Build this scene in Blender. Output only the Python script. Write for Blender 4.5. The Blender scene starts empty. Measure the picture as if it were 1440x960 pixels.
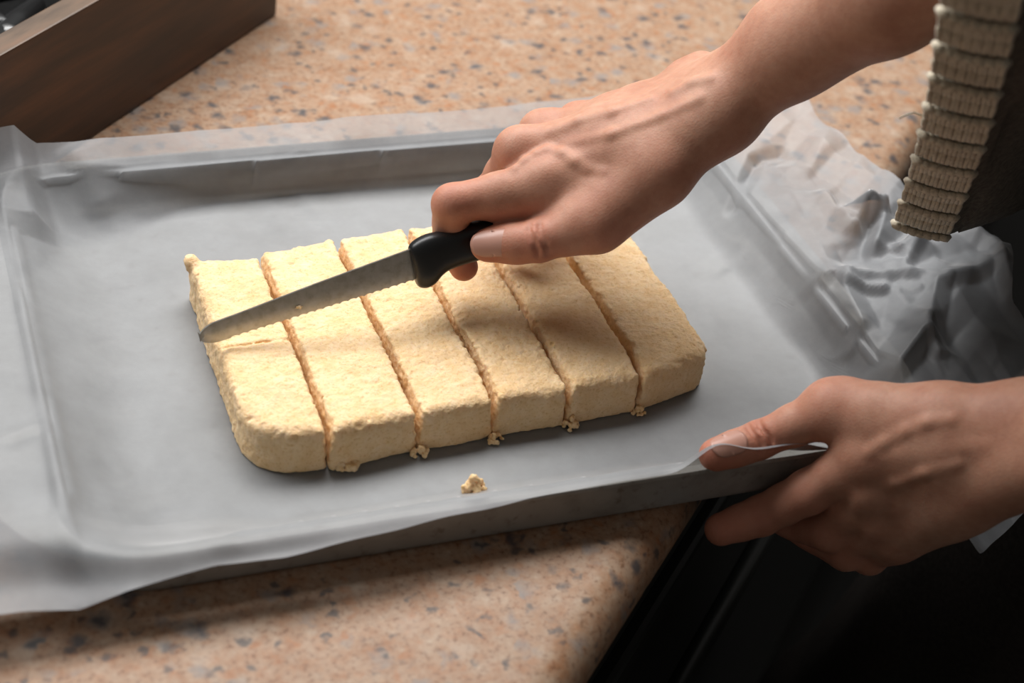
import bpy, math, random
import numpy as np
from mathutils import Vector, Matrix

scene = bpy.context.scene
COL = scene.collection

# ------------------------------------------------------------------ camera
# World frame: X along the tray's long front edge, Y away from the viewer, Z up, counter top at z = 0.
FPX = 2368.7
def nrm(a):
    a = np.array(a, float); return a / np.linalg.norm(a)
_u = nrm([7335 - 720, -342 - 480, FPX]); _v = nrm([-370 - 720, -1466 - 480, FPX])
_v = nrm(_v - _u * (_u @ _v)); _w = np.cross(_u, _v)
if _w[1] > 0: _w = -_w
RM = np.array([_u, _v, _w])
_d = np.array([105 - 720, 857 - 480, FPX]); CAM = -RM @ (_d * (-0.517 / (_d @ _w)))
def P(x, y, z=0.0):
    """photo pixel -> world point on the horizontal plane at height z"""
    r = RM @ np.array([x - 720.0, y - 480.0, FPX]); return CAM + r * ((z - CAM[2]) / r[2])

cam_data = bpy.data.cameras.new('camera'); cam = bpy.data.objects.new('camera', cam_data); COL.objects.link(cam)
M = Matrix.Identity(4)
for i in range(3):
    M[i][0] = RM[i][0]; M[i][1] = -RM[i][1]; M[i][2] = -RM[i][2]; M[i][3] = CAM[i]
cam.matrix_world = M
cam_data.sensor_width = 36.0; cam_data.lens = FPX / 1440 * 36
cam_data.clip_start = 0.02; cam_data.clip_end = 50
cam_data.dof.use_dof = True; cam_data.dof.focus_distance = 0.83; cam_data.dof.aperture_fstop = 7.1
scene.camera = cam

# ------------------------------------------------------------------ world, lights, exposure
world = bpy.data.worlds.new('world'); scene.world = world; world.use_nodes = True
world.node_tree.nodes['Background'].inputs[0].default_value = (1.0, 0.95, 0.88, 1)
world.node_tree.nodes['Background'].inputs[1].default_value = 0.11
def area(name, loc, target, sx, sy, power, col):
    l = bpy.data.lights.new(name, 'AREA'); l.shape = 'RECTANGLE'; l.size = sx; l.size_y = sy; l.energy = power; l.color = col
    o = bpy.data.objects.new(name, l); COL.objects.link(o); o.location = loc
    o.rotation_euler = (Vector(target) - Vector(loc)).to_track_quat('-Z', 'Y').to_euler(); return o
area('window_daylight', (0.10, 0.76, 1.00), (0.12, 0.20, 0.0), 2.1, 0.60, 37.5, (1.0, 0.99, 0.98))
scene.view_settings.view_transform = 'Standard'; scene.view_settings.look = 'None'
scene.view_settings.gamma = 1.0; scene.view_settings.use_curve_mapping = False
scene.view_settings.exposure = 0.0

# ------------------------------------------------------------------ helpers
rng = np.random.default_rng(7); random.seed(7)
def tag(o, label=None, cat=None, group=None, kind=None):
    if label: o['label'] = label
    if cat: o['category'] = cat
    if group: o['group'] = group
    if kind: o['kind'] = kind
    return o
def mesh_obj(name, verts, faces, mat=None, parent=None, smooth=True):
    me = bpy.data.meshes.new(name)
    if isinstance(verts, np.ndarray): verts = verts.tolist()
    if isinstance(faces, np.ndarray): faces = faces.tolist()
    me.from_pydata(verts, [], faces); me.update()
    if smooth: me.polygons.foreach_set('use_smooth', [True] * len(me.polygons))
    o = bpy.data.objects.new(name, me); COL.objects.link(o)
    if mat: me.materials.append(mat)
    if parent: o.parent = parent
    return o
def empty(name, loc):
    o = bpy.data.objects.new(name, None); COL.objects.link(o); o.location = loc; o.empty_display_size = 0.02; return o
def child(o, parent):
    """parent a mesh whose vertices are in world space to an empty that only has a location"""
    o.parent = parent; o.location = -Vector(parent.location); return o
def bevel(o, w=0.002, seg=2, ang=30):
    m = o.modifiers.new('bevel', 'BEVEL'); m.width = w; m.segments = seg; m.limit_method = 'ANGLE'; m.angle_limit = math.radians(ang); return o

class MB:
    """collects verts / faces"""
    def __init__(s): s.v = []; s.f = []
    def add(s, v, f):
        n = len(s.v); s.v += [tuple(map(float, q)) for q in v]; s.f += [tuple(i + n for i in q) for q in f]
    def box(s, o, ax, ay, az):
        o, ax, ay, az = (np.array(q, float) for q in (o, ax, ay, az))
        v = [o, o + ax, o + ax + ay, o + ay, o + az, o + ax + az, o + ax + ay + az, o + ay + az]
        f = [(0, 3, 2, 1), (4, 5, 6, 7), (0, 1, 5, 4), (1, 2, 6, 5), (2, 3, 7, 6), (3, 0, 4, 7)]
        if np.dot(np.cross(ax, ay), az) < 0: f = [q[::-1] for q in f]
        s.add(v, f)
    def loft(s, rings, closed=True, caps=True):
        n = len(rings[0]); v = [p for r in rings for p in r]; f = []
        for i in range(len(rings) - 1):
            for j in range(n if closed else n - 1):
                k = (j + 1) % n
                f.append((i * n + j, i * n + k, (i + 1) * n + k, (i + 1) * n + j))
        if caps:
            f.append(tuple(range(n))[::-1]); f.append(tuple(range((len(rings) - 1) * n, len(rings) * n)))
        s.add(v, f)
    def tube(s, pts, rad, n=8, caps=True):
        pts = [np.array(p, float) for p in pts]; rings = []
        if np.isscalar(rad): rad = [rad] * len(pts)
        up = None
        for i, p in enumerate(pts):
            t = nrm(pts[min(i + 1, len(pts) - 1)] - pts[max(i - 1, 0)])
            if up is None:
                up = np.array([0, 0, 1.0]) if abs(t[2]) < .9 else np.array([1.0, 0, 0])
            b = nrm(np.cross(t, up)); up = np.cross(b, t)
            rings.append([p + rad[i] * (math.cos(a) * b + math.sin(a) * up) for a in np.linspace(0, 2 * math.pi, n, endpoint=False)])
        s.loft(rings, True, caps)
    def build(s, name, mat=None, parent=None, smooth=True): return mesh_obj(name, s.v, s.f, mat, parent, smooth)

# value noise on a random lattice, fully vectorised
_LAT = rng.random((32, 32, 32)).astype(np.float32) * 2 - 1
def vnoise(p, scale, off=0.0):
    q = p * scale + off; i = np.floor(q).astype(np.int64); f = (q - i).astype(np.float32); f = f * f * (3 - 2 * f)
    i0 = i & 31; i1 = (i + 1) & 31
    x0, y0, z0 = i0[..., 0], i0[..., 1], i0[..., 2]; x1, y1, z1 = i1[..., 0], i1[..., 1], i1[..., 2]
    fx, fy, fz = f[..., 0], f[..., 1], f[..., 2]
    c00 = _LAT[x0, y0, z0] * (1 - fx) + _LAT[x1, y0, z0] * fx; c10 = _LAT[x0, y1, z0] * (1 - fx) + _LAT[x1, y1, z0] * fx
    c01 = _LAT[x0, y0, z1] * (1 - fx) + _LAT[x1, y0, z1] * fx; c11 = _LAT[x0, y1, z1] * (1 - fx) + _LAT[x1, y1, z1] * fx
    return (c00 * (1 - fy) + c10 * fy) * (1 - fz) + (c01 * (1 - fy) + c11 * fy) * fz

def smin(a, b, k):
    h = np.maximum(k - np.abs(a - b), 0) / k; return np.minimum(a, b) - h * h * k * 0.25
def smax(a, b, k): return -smin(-a, -b, k)
def sstep(a, b, x):
    t = np.clip((x - a) / (b - a), 0, 1); return t * t * (3 - 2 * t)

def surface_nets(D, lo, h):
    s = D < 0; nx, ny, nz = D.shape
    cnt = np.zeros((nx - 1, ny - 1, nz - 1), np.int8)
    for a in (0, 1):
        for b in (0, 1):
            for c in (0, 1): cnt += s[a:nx - 1 + a, b:ny - 1 + b, c:nz - 1 + c]
    ci = np.argwhere((cnt > 0) & (cnt < 8))
    acc = np.zeros((len(ci), 3)); num = np.zeros(len(ci))
    for ax in range(3):
        o1, o2 = [q for q in range(3) if q != ax]
        for b in (0, 1):
            for c in (0, 1):
                p0 = ci.copy(); p0[:, o1] += b; p0[:, o2] += c; p1 = p0.copy(); p1[:, ax] += 1
                d0 = D[p0[:, 0], p0[:, 1], p0[:, 2]]; d1 = D[p1[:, 0], p1[:, 1], p1[:, 2]]
                m = (d0 < 0) != (d1 < 0)
                t = np.where(m, d0 / np.where(m, d0 - d1, 1), 0)
                q = p0.astype(float); q[:, ax] += t
                acc[m] += q[m]; num[m] += 1
    V = acc / num[:, None] * h + np.array(lo)
    idx = np.full((nx - 1, ny - 1, nz - 1), -1, np.int64); idx[ci[:, 0], ci[:, 1], ci[:, 2]] = np.arange(len(ci))
    F = []
    for ax in range(3):
        o1, o2 = [(1, 2), (2, 0), (0, 1)][ax]
        sl0 = [slice(None)] * 3; sl1 = [slice(None)] * 3
        sl0[ax] = slice(0, -1); sl1[ax] = slice(1, None)
        a = s[tuple(sl0)]; b = s[tuple(sl1)]
        e = np.argwhere(a != b)
        e = e[(e[:, o1] > 0) & (e[:, o2] > 0) & (e[:, o1] < D.shape[o1] - 1) & (e[:, o2] < D.shape[o2] - 1)]
        sg = a[e[:, 0], e[:, 1], e[:, 2]]
        def at(d1, d2):
            q = e.copy(); q[:, o1] += d1; q[:, o2] += d2; return idx[q[:, 0], q[:, 1], q[:, 2]]
        q = np.stack([at(-1, -1), at(0, -1), at(0, 0), at(-1, 0)], 1)
        q[~sg] = q[~sg][:, ::-1]
        F.append(q)
    F = np.concatenate(F); F = F[(F >= 0).all(1)]
    return V, F

class Field:
    """signed distance grid"""
    def __init__(s, lo, hi, h):
        s.lo = np.array(lo, float); s.h = h; s.n = np.ceil((np.array(hi) - s.lo) / h).astype(int) + 1
        s.ax = [(s.lo[i] + h * np.arange(s.n[i])).astype(np.float32) for i in range(3)]
        s.D = np.full(tuple(s.n), 0.05, np.float32)
    def sub(s, lo, hi):
        a = np.clip(np.floor((np.array(lo) - s.lo) / s.h).astype(int), 0, s.n); b = np.clip(np.ceil((np.array(hi) - s.lo) / s.h).astype(int) + 1, 0, s.n)
        return tuple(slice(a[i], b[i]) for i in range(3))
    def pts(s, sl): return s.ax[0][sl[0]][:, None, None], s.ax[1][sl[1]][None, :, None], s.ax[2][sl[2]][None, None, :]
    def cone(s, a, b, r1, r2, k=0.004, cut=False):
        """tapered capsule, smoothly joined (or carved when cut)"""
        a = np.array(a, float); b = np.array(b, float); m = max(r1, r2) + max(k, .002) * 1.2 + 3 * s.h
        sl = s.sub(np.minimum(a, b) - m, np.maximum(a, b) + m)
        X, Y, Z = s.pts(sl)
        if 0 in (X.size, Y.size, Z.size): return
        ba = b - a; l2 = float(ba @ ba); rr = r1 - r2; a2 = max(l2 - rr * rr, 1e-9); il2 = 1 / l2
        px, py, pz = X - a[0], Y - a[1], Z - a[2]
        y = px * ba[0] + py * ba[1] + pz * ba[2]; z = y - l2
        qx, qy, qz = px * l2 - ba[0] * y, py * l2 - ba[1] * y, pz * l2 - ba[2] * y
        x2 = qx * qx + qy * qy + qz * qz
        y2 = y * y * l2; z2 = z * z * l2
        kk = math.copysign(1, rr) * rr * rr * x2
        d = np.where(np.sign(z) * a2 * z2 > kk, np.sqrt(x2 + z2) * il2 - r2,
            np.where(np.sign(y) * a2 * y2 < kk, np.sqrt(x2 + y2) * il2 - r1,
                     (np.sqrt(x2 * a2 * il2) + y * rr) * il2 - r1)).astype(np.float32)
        s.D[sl] = smax(s.D[sl], -d, k) if cut else smin(s.D[sl], d, k)
    def mesh(s): return surface_nets(s.D, s.lo, s.h)

# ------------------------------------------------------------------ materials
def mat(name):
    m = bpy.data.materials.new(name); m.use_nodes = True; nt = m.node_tree
    return m, nt, nt.nodes['Principled BSDF']
def node(nt, t, **kw):
    n = nt.nodes.new(t)
    for k, v in kw.items():
        if k.startswith('in_'):
            key = k[3:]; n.inputs[int(key) if key.isdigit() else key].default_value = v
        else: setattr(n, k, v)
    return n
def coords(nt, scale=(1, 1, 1), rot=(0, 0, 0)):
    g = node(nt, 'ShaderNodeNewGeometry'); mp = node(nt, 'ShaderNodeMapping'); mp.inputs['Scale'].default_value = scale; mp.inputs['Rotation'].default_value = rot
    nt.links.new(g.outputs['Position'], mp.inputs['Vector']); return mp.outputs[0]
def noise(nt, vec, scale, detail=3, rough=.55):
    n = node(nt, 'ShaderNodeTexNoise'); n.inputs['Scale'].default_value = scale; n.inputs['Detail'].default_value = detail; n.inputs['Roughness'].default_value = rough
    nt.links.new(vec, n.inputs['Vector']); return n
def ramp(nt, fac, stops, interp='LINEAR'):
    r = node(nt, 'ShaderNodeValToRGB'); cr = r.color_ramp; cr.interpolation = interp
    while len(cr.elements) < len(stops): cr.elements.new(0.5)
    for e, (p, c) in zip(cr.elements, stops): e.position = p; e.color = (*c, 1) if len(c) == 3 else c
    nt.links.new(fac, r.inputs[0]); return r
def mixc(nt, fac, a, b, mode='MIX'):
    m = node(nt, 'ShaderNodeMix', data_type='RGBA', blend_type=mode)
    for s, val in ((0, fac), (6, a), (7, b)):
        if hasattr(val, 'is_linked'): nt.links.new(val, m.inputs[s])
        elif s == 0: m.inputs[0].default_value = val
        else: m.inputs[s].default_value = (*val, 1)
    return m.outputs[2]
def bump(nt, h, bsdf, strength=.3, dist=.001):
    b = node(nt, 'ShaderNodeBump'); b.inputs['Strength'].default_value = strength; b.inputs['Distance'].default_value = dist
    nt.links.new(h, b.inputs['Height']); nt.links.new(b.outputs[0], bsdf.inputs['Normal']); return b
def plain(name, col, rough=.5, metal=0.0, spec=.5):
    m, nt, b = mat(name); b.inputs['Base Color'].default_value = (*col, 1); b.inputs['Roughness'].default_value = rough
    b.inputs['Metallic'].default_value = metal; b.inputs['Specular IOR Level'].default_value = spec; return m

def make_granite():
    m, nt, b = mat('speckled_granite'); c = coords(nt)
    n0 = noise(nt, c, 55, 4, .65); n1 = noise(nt, c, 130, 3, .6); n2 = noise(nt, c, 330, 3, .65)
    base = ramp(nt, n0.outputs[0], [(.30, (.25, .145, .085)), (.44, (.33, .205, .130)), (.54, (.36, .245, .168)), (.68, (.42, .325, .250))])
    fine = ramp(nt, n1.outputs[0], [(.30, (.33, .15, .068)), (.45, (.36, .225, .145)), (.60, (.39, .285, .208)), (.75, (.46, .385, .31))])
    col = mixc(nt, .55, base.outputs[0], fine.outputs[0])
    grain = ramp(nt, n2.outputs[0], [(.30, (.52, .40, .32)), (.46, (.92, .86, .80)), (.62, (1.0, .96, .90)), (.75, (1.20, 1.20, 1.18))]); col = mixc(nt, 1.0, col, grain.outputs[0], 'MULTIPLY')
    # warped cells for the mineral grains
    nv = noise(nt, c, 160, 2, .5); off = node(nt, 'ShaderNodeVectorMath', operation='SCALE'); off.inputs[3].default_value = .010
    nt.links.new(nv.outputs[1], off.inputs[0]); ad = node(nt, 'ShaderNodeVectorMath', operation='ADD'); nt.links.new(c, ad.inputs[0]); nt.links.new(off.outputs[0], ad.inputs[1])
    def specks(scale, thr, rad, colr, soft, amt, colin):
        v = node(nt, 'ShaderNodeTexVoronoi'); v.inputs['Scale'].default_value = scale; nt.links.new(ad.outputs[0], v.inputs['Vector'])
        sep = node(nt, 'ShaderNodeSeparateColor'); nt.links.new(v.outputs['Color'], sep.inputs[0])
        pick = node(nt, 'ShaderNodeMath', operation='LESS_THAN'); pick.inputs[1].default_value = thr; nt.links.new(sep.outputs[0], pick.inputs[0])
        dst = node(nt, 'ShaderNodeMapRange'); dst.inputs[1].default_value = rad; dst.inputs[2].default_value = rad - soft; nt.links.new(v.outputs['Distance'], dst.inputs[0])
        mu = node(nt, 'ShaderNodeMath', operation='MULTIPLY'); nt.links.new(pick.outputs[0], mu.inputs[0]); nt.links.new(dst.outputs[0], mu.inputs[1])
        m2 = node(nt, 'ShaderNodeMath', operation='MULTIPLY'); m2.inputs[1].default_value = amt; nt.links.new(mu.outputs[0], m2.inputs[0])
        return mixc(nt, m2.outputs[0], colin, colr)
    col = specks(85, .24, .60, (.22, .205, .195), .45, .75, col)
    col = specks(60, .14, .55, (.46, .37, .29), .45, .5, col)
    col = specks(140, .14, .55, (.34, .14, .055), .40, .6, col)
    col = specks(78, .26, .42, (.060, .062, .070), .28, .85, col)
    col = specks(150, .16, .50, (.07, .065, .065), .30, .8, col)
    nt.links.new(col, b.inputs['Base Color']); b.inputs['Roughness'].default_value = .5; b.inputs['Specular IOR Level'].default_value = .3
    bump(nt, n2.outputs[0], b, .08, .0005); return m
def make_wood():
    m, nt, b = mat('dark_stained_wood'); c = coords(nt, (1, 1, 1), (0, 0, math.radians(-44.5)))
    mp = node(nt, 'ShaderNodeMapping'); mp.inputs['Scale'].default_value = (9, 60, 95); nt.links.new(c, mp.inputs['Vector'])
    n = noise(nt, mp.outputs[0], 1.0, 5, .65)
    mp2 = node(nt, 'ShaderNodeMapping'); mp2.inputs['Scale'].default_value = (5, 20, 28); nt.links.new(c, mp2.inputs['Vector'])
    n2 = noise(nt, mp2.outputs[0], 1.0, 2, .5)
    r = ramp(nt, n.outputs[0], [(.28, (.030, .014, .006)), (.5, (.066, .031, .013)), (.72, (.125, .055, .021))])
    r2 = ramp(nt, n2.outputs[0], [(.35, (.35, .30, .28)), (.7, (1.1, .9, .75))])
    nt.links.new(mixc(nt, 1.0, r.outputs[0], r2.outputs[0], 'MULTIPLY'), b.inputs['Base Color'])
    b.inputs['Roughness'].default_value = .45; bump(nt, n.outputs[0], b, .2, .001); return m
def make_wood_rim():
    m, nt, b = mat('worn_bare_wood'); c = coords(nt, (1, 1, 1), (0, 0, math.radians(-44.5)))
    mp = node(nt, 'ShaderNodeMapping'); mp.inputs['Scale'].default_value = (20, 110, 90); nt.links.new(c, mp.inputs['Vector'])
    n = noise(nt, mp.outputs[0], 1.0, 4, .6); r = ramp(nt, n.outputs[0], [(.3, (.07, .044, .027)), (.5, (.115, .072, .044)), (.7, (.155, .083, .047))])
    nt.links.new(r.outputs[0], b.inputs['Base Color']); b.inputs['Roughness'].default_value = .5; return m
def make_paper():
    m, nt, b = mat('baking_parchment'); c = coords(nt); nt.nodes.remove(b); out = nt.nodes['Material Output']
    n = noise(nt, c, 38, 4, .6); n2 = noise(nt, c, 900, 2, .6)
    colr = ramp(nt, n.outputs[0], [(.3, (.52, .54, .57)), (.7, (.58, .60, .63))])
    bp = node(nt, 'ShaderNodeBump'); bp.inputs['Strength'].default_value = .12; bp.inputs['Distance'].default_value = .0006; nt.links.new(n2.outputs[0], bp.inputs['Height'])
    di = node(nt, 'ShaderNodeBsdfDiffuse'); tl = node(nt, 'ShaderNodeBsdfTranslucent'); tr = node(nt, 'ShaderNodeBsdfTransparent'); gl = node(nt, 'ShaderNodeBsdfGlossy')
    gl.inputs['Roughness'].default_value = .48
    for q in (di, tl): nt.links.new(colr.outputs[0], q.inputs['Color'])
    for q in (di, tl, gl): nt.links.new(bp.outputs[0], q.inputs['Normal'])
    tr.inputs['Color'].default_value = (.93, .93, .92, 1)
    def mx(f, a, bb):
        q = node(nt, 'ShaderNodeMixShader'); 
        if hasattr(f, 'is_linked'): nt.links.new(f, q.inputs[0])
        else: q.inputs[0].default_value = f
        nt.links.new(a.outputs[0], q.inputs[1]); nt.links.new(bb.outputs[0], q.inputs[2]); return q
    opac = node(nt, 'ShaderNodeMapRange'); opac.inputs[1].default_value = .3; opac.inputs[2].default_value = .7; opac.inputs[3].default_value = .50; opac.inputs[4].default_value = .41
    nt.links.new(n.outputs[0], opac.inputs[0])
    body = mx(.50, di, tl); body = mx(opac.outputs[0], body, tr)
    fr = node(nt, 'ShaderNodeFresnel'); fr.inputs[0].default_value = 1.45; fm = node(nt, 'ShaderNodeMath', operation='MULTIPLY'); fm.inputs[1].default_value = 1.0; nt.links.new(fr.outputs[0], fm.inputs[0])
    nt.links.new(mx(fm.outputs[0], body, gl).outputs[0], out.inputs[0]); return m
def make_dough():
    m, nt, b = mat('pale_shortcake_crumb'); c = coords(nt)
    n = noise(nt, c, 150, 4, .6); n1 = noise(nt, c, 620, 3, .65); n3 = noise(nt, c, 40, 2, .5)
    r = ramp(nt, n.outputs[0], [(.3, (.83, .575, .310)), (.5, (.87, .635, .375)), (.7, (.90, .685, .445))])
    r1 = ramp(nt, n1.outputs[0], [(.30, (.80, .68, .50)), (.45, (1, .98, .95)), (.7, (1.03, 1.03, 1.03))])
    r3 = ramp(nt, n3.outputs[0], [(.3, (.96, .92, .86)), (.65, (1.02, 1.02, 1.02))])
    col = mixc(nt, .8, r.outputs[0], r1.outputs[0], 'MULTIPLY'); col = mixc(nt, 1.0, col, r3.outputs[0], 'MULTIPLY')
    nt.links.new(col, b.inputs['Base Color']); b.inputs['Roughness'].default_value = .75; b.inputs['Specular IOR Level'].default_value = .25
    b.inputs['Subsurface Weight'].default_value = .25; b.inputs['Subsurface Radius'].default_value = (1, .7, .35); b.inputs['Subsurface Scale'].default_value = .003
    bump(nt, n1.outputs[0], b, .5, .0014); return m
def make_skin():
    m, nt, b = mat('light_skin'); c = coords(nt)
    n = noise(nt, c, 38, 3, .6); n1 = noise(nt, c, 230, 3, .6); n2 = noise(nt, c, 1300, 3, .7)
    r = ramp(nt, n.outputs[0], [(.3, (.44, .215, .143)), (.5, (.51, .268, .180)), (.7, (.555, .312, .216))])
    r1 = ramp(nt, n1.outputs[0], [(.3, (.90, .84, .82)), (.6, (1.02, 1.02, 1.02))])
    skin = mixc(nt, .8, r.outputs[0], r1.outputs[0], 'MULTIPLY')
    at = node(nt, 'ShaderNodeAttribute'); at.attribute_name = 'flush'
    skin = mixc(nt, at.outputs['Fac'], skin, (.50, .165, .105)); nt.links.new(skin, b.inputs['Base Color'])
    b.inputs['Roughness'].default_value = .52; b.inputs['Specular IOR Level'].default_value = .32
    b.inputs['Subsurface Weight'].default_value = .3; b.inputs['Subsurface Radius'].default_value = (1, .35, .2); b.inputs['Subsurface Scale'].default_value = .003
    v = node(nt, 'ShaderNodeTexVoronoi'); v.inputs['Scale'].default_value = 900; nt.links.new(c, v.inputs['Vector'])
    ad = node(nt, 'ShaderNodeMath', operation='ADD'); nt.links.new(v.outputs['Distance'], ad.inputs[0]); nt.links.new(n2.outputs[0], ad.inputs[1])
    bump(nt, ad.outputs[0], b, .13, .0007); return m
def make_tray_metal():
    m, nt, b = mat('dull_baking_tin'); c = coords(nt)
    n = noise(nt, c, 22, 4, .65); n1 = noise(nt, c, 160, 3, .6)
    r = ramp(nt, n.outputs[0], [(.32, (.24, .225, .20)), (.45, (.33, .315, .29)), (.7, (.40, .39, .37))])
    st = ramp(nt, n1.outputs[0], [(.28, (.55, .48, .40)), (.42, (1, 1, 1))])
    nt.links.new(mixc(nt, .7, r.outputs[0], st.outputs[0], 'MULTIPLY'), b.inputs['Base Color'])
    b.inputs['Metallic'].default_value = .15; b.inputs['Roughness'].default_value = .45; bump(nt, n1.outputs[0], b, .08, .0006); return m
def make_steel():
    m, nt, b = mat('worn_knife_steel'); c = coords(nt); mp = node(nt, 'ShaderNodeMapping'); mp.inputs['Scale'].default_value = (60, 400, 400); nt.links.new(c, mp.inputs['Vector'])
    n = noise(nt, mp.outputs[0], 3, 3, .6); n1 = noise(nt, c, 260, 3, .6)
    r = ramp(nt, n1.outputs[0], [(.34, (.40, .37, .32)), (.5, (.46, .435, .39)), (.7, (.50, .48, .45))])
    nt.links.new(r.outputs[0], b.inputs['Base Color']); b.inputs['Metallic'].default_value = .9
    rr = node(nt, 'ShaderNodeMapRange'); rr.inputs[3].default_value = .24; rr.inputs[4].default_value = .42; nt.links.new(n.outputs[0], rr.inputs[0]); nt.links.new(rr.outputs[0], b.inputs['Roughness']); return m
def make_yarn():
    m, nt, b = mat('oatmeal_yarn'); c = coords(nt); n = noise(nt, c, 900, 3, .7); n2 = noise(nt, c, 60, 2, .5)
    r = ramp(nt, n.outputs[0], [(.3, (.52, .46, .35)), (.7, (.82, .74, .59))]); r2 = ramp(nt, n2.outputs[0], [(.3, (.8, .78, .75)), (.7, (1, 1, 1))])
    nt.links.new(mixc(nt, 1, r.outputs[0], r2.outputs[0], 'MULTIPLY'), b.inputs['Base Color']); b.inputs['Roughness'].default_value = .95; b.inputs['Specular IOR Level'].default_value = .1
    b.inputs['Sheen Weight'].default_value = .3; bump(nt, n.outputs[0], b, .5, .0008); return m
def make_fabric(name, lo, hi, scale=500):
    m, nt, b = mat(name); c = coords(nt); n = noise(nt, c, scale, 3, .7)
    r = ramp(nt, n.outputs[0], [(.3, lo), (.7, hi)]); nt.links.new(r.outputs[0], b.inputs['Base Color']); b.inputs['Roughness'].default_value = .95; b.inputs['Specular IOR Level'].default_value = .08
    bump(nt, n.outputs[0], b, .3, .001); return m
GRANITE = make_granite(); WOOD = make_wood(); WOODRIM = make_wood_rim(); PAPER = make_paper(); DOUGH = make_dough(); SKIN = make_skin(); TIN = make_tray_metal(); STEEL = make_steel()
YARN = make_yarn(); BLACKCLOTH = make_fabric('black_cloth', (.004, .004, .004), (.009, .009, .009)); BROWNCLOTH = make_fabric('dark_brown_cloth', (.030, .025, .022), (.05, .042, .037), 300)
SHADEDKNIT = make_fabric('shaded_oatmeal_knit', (.10, .09, .075), (.20, .18, .15), 350)  # oatmeal knit darkened: the sleeve's shaded side is put into the colour
BLACKPLASTIC = plain('black_plastic', (.007, .0075, .008), .36, 0, .5); FRONTBLACK = plain('black_enamel_front', (.012, .013, .011), .38, 0, .5)
NAIL = plain('fingernail', (.52, .28, .215), .33, 0, .45); CHROME = plain('dull_metal', (.16, .16, .16), .45, 1.0)

# ------------------------------------------------------------------ structure: counter, cabinet, floor
E0 = np.array([.2686, -.001]); ED = nrm([.1, .0958]); EN = np.array([ED[1], -ED[0]])      # counter edge: point, direction, outward normal
def ep(s, o, z): q = E0 + ED * s + EN * o; return (q[0], q[1], z)
def counter():
    # cross-section: deep slab with a bull-nosed outer edge, swept along the counter edge
    prof = [(-1.3, -.036), (-1.3, 0.0), (-.5, 0.0), (-.2, 0), (-.05, 0)]
    for a in np.linspace(90, -90, 13): prof.append((-.018 + .018 * math.cos(math.radians(a)), -.018 + .018 * math.sin(math.radians(a))))
    mb = MB(); mb.loft([[ep(s, o + .004, z) for o, z in prof] for s in (-1.2, -.4, 0, .5, 1.6)])
    o = mb.build('countertop', GRANITE)
    me = o.data; me.polygons.foreach_set('use_smooth', [abs(p.normal.z) < .98 or True for p in me.polygons])
    m = o.modifiers.new('edge', 'EDGE_SPLIT'); m.split_angle = math.radians(40)
    return tag(o, 'speckled pink and tan granite worktop with rounded edge under the baking tray', 'countertop')
counter()
cab = empty('oven', ep(0, -.03, -.9)); tag(cab, 'black built-in oven front in shadow below the granite worktop edge', 'oven')
def cabbox(name, s0, s1, o0, o1, z0, z1, m, bv=.003):
    mb = MB(); a = np.array(ep(s0, o0, z0)); mb.box(a, np.array(ep(s1, o0, z0)) - a, np.array(ep(s0, o1, z0)) - a, (0, 0, z1 - z0))
    return bevel(child(mb.build(name, m, None, False), cab), bv)
cabbox('body', -1.1, 1.5, -.62, -.045, -.9, -.040, FRONTBLACK)
cabbox('control_panel', -.55, 1.5, -.045, -.012, -.098, -.040, FRONTBLACK, .004)
cabbox('door', -.55, 1.5, -.045, -.008, -.62, -.118, FRONTBLACK, .004)
for s in (-.42, .36):
    cabbox('handle_bracket', s, s + .02, -.008, .012, -.150, -.138, FRONTBLACK, .002)
mb = MB(); mb.tube([ep(-.46, .016, -.144), ep(.42, .016, -.144)], .006, 12); child(mb.build('handle', FRONTBLACK), cab)
mb = MB(); mb.box((-2.5, -2.5, -.92), (5, 0, 0), (0, 5, 0), (0, 0, .02)); tag(mb.build('floor', plain('dark_floor', (.012, .011, .010), .7), None, False), 'dark kitchen floor', 'floor', kind='structure')

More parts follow.
